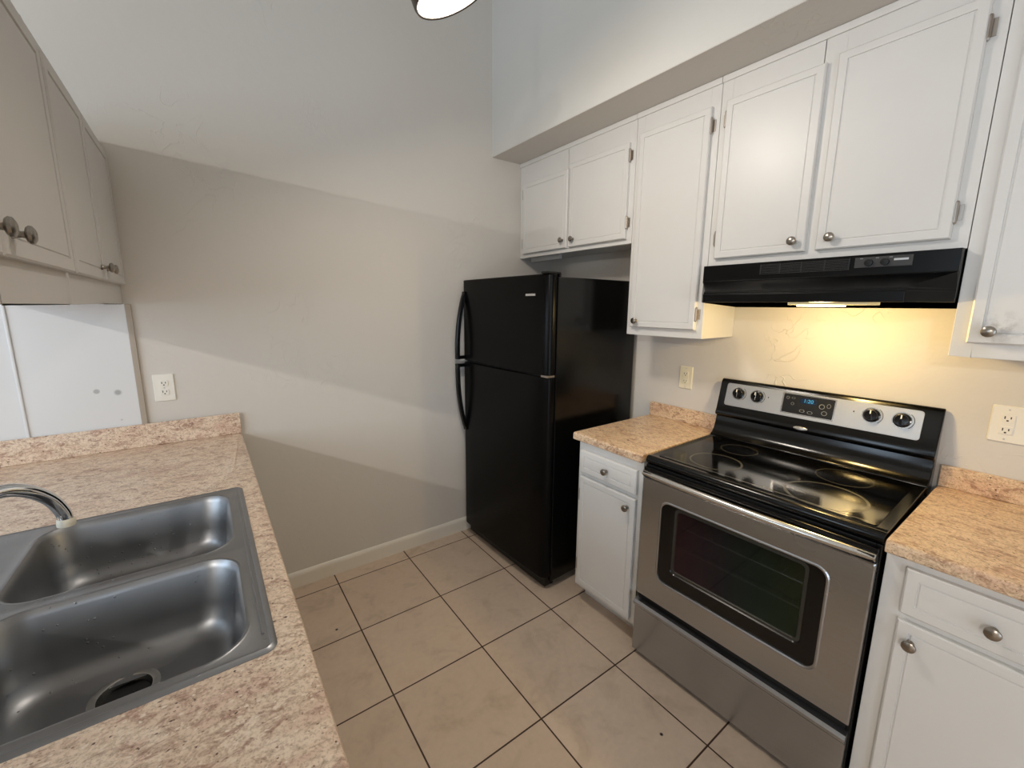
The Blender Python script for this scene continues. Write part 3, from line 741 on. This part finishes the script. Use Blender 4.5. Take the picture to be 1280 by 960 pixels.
# ------------------------------------------------------------------ wall outlets
def outlet(pos, axis, label, wide=False, plate='outlet', face='outlet', box=None):
    """duplex outlet; axis 'y' = on the back wall, 'x' = on the right wall"""
    root = thing('wall_outlet', pos, label, 'outlet', 'wall outlets')
    hw, hh = (.0585 if wide else .037), .060
    def P(a, b, d): return (a, -d, b) if axis == 'y' else (-d, -a, b)
    def plate_loops(a0, a1, b0, b1, r, ds):
        return [[P(a, b, d) for a, b in rrect(a0+i, a1-i, b0+i, b1-i, r, 4)] for i, d in ds]
    MB().loops(plate_loops(-hw, hw, -hh, hh, .004, ((0, .0005), (0, .003), (.003, .006)))).obj('cover_plate', M[plate], root)
    offs = (-.021,) if wide else (0,)
    for ox in offs:
        if face == 'decora':
            MB().loops(plate_loops(ox-.0165, ox+.0165, -.033, .033, .002, ((0, .005), (0, .0075), (.001, .008)))).obj('insert', M[plate], root)
        for dz in (-.0195, .0195):
            f = MB().loops(plate_loops(ox-.0155, ox+.0155, dz-.0135, dz+.0135, .0075, ((0, .005), (0, .0082), (.001, .0088)))).obj('receptacle', M[plate], root)
            mb = MB()
            for sx_, hgt in ((-.0065, .0045), (.0065, .0035)): mb.loops(plate_loops(ox+sx_-.0013, ox+sx_+.0013, dz+.003-hgt, dz+.003+hgt, .0003, ((0, .0085), (0, .0091))))
            mb.loops(plate_loops(ox-.0025, ox+.0025, dz-.009, dz-.0045, .0012, ((0, .0085), (0, .0091))))
            mb.obj('slots', M['slot'], f)
    if not (face == 'decora'):
        MB().lathe([(.0032, .0055), (.0028, .0072), (0, .0074)], (0, 0, 0), P(0, 0, 1), 12).obj('screw', M['silver'], root, smooth=True)
    else:
        for s_ in (-1, 1): MB().lathe([(.0028, .0055), (.0024, .0068), (0, .007)], P(offs[0], s_*.048, 0), P(0, 0, 1), 12).obj('screw', M['silver'], root, smooth=True)
    return root
outlet((-2.236, 0, 1.164), 'y', 'white outlet on the back wall above the sink counter')
outlet((0, -1.119, 1.156), 'x', 'ivory outlet on the wall above the small counter beside the fridge', plate='ivory', face='decora')
outlet((0, -2.260, 1.163), 'x', 'wide white outlet plate above the counter under the right-hand wall cabinet', wide=True, face='decora')

# ------------------------------------------------------------------ lamps
root = thing('ceiling_light', KL, 'round glowing spot lamp with a dark bronze rim hanging high in the kitchen', 'lamp')
MB().lathe([(.0, .008), (.07, .006), (.115, .0), (.116, -.012)], (0, 0, 0), KN, 48).obj('lens', M['diffuser'], root, smooth=True)
MB().lathe([(.1165, -.012), (.1165, .001), (.121, .003), (.124, -.004), (.124, -.05), (.112, -.075), (.05, -.085), (.0, -.086)], (0, 0, 0), KN, 48).obj('shade', M['bronze'], root, smooth=True)
e_ = -KN*.080
MB().tube([e_, e_+Vector((0, 0, .06)), Vector((e_.x, e_.y, ZC-KL.z-.03))], .012, 12).obj('stem', M['bronze'], root, smooth=True)
MB().lathe([(.065, ZC-KL.z-.001), (.06, ZC-KL.z-.02), (.02, ZC-KL.z-.035), (0, ZC-KL.z-.035)], (e_.x, e_.y, 0), n=24).obj('canopy', M['bronze'], root, smooth=True)
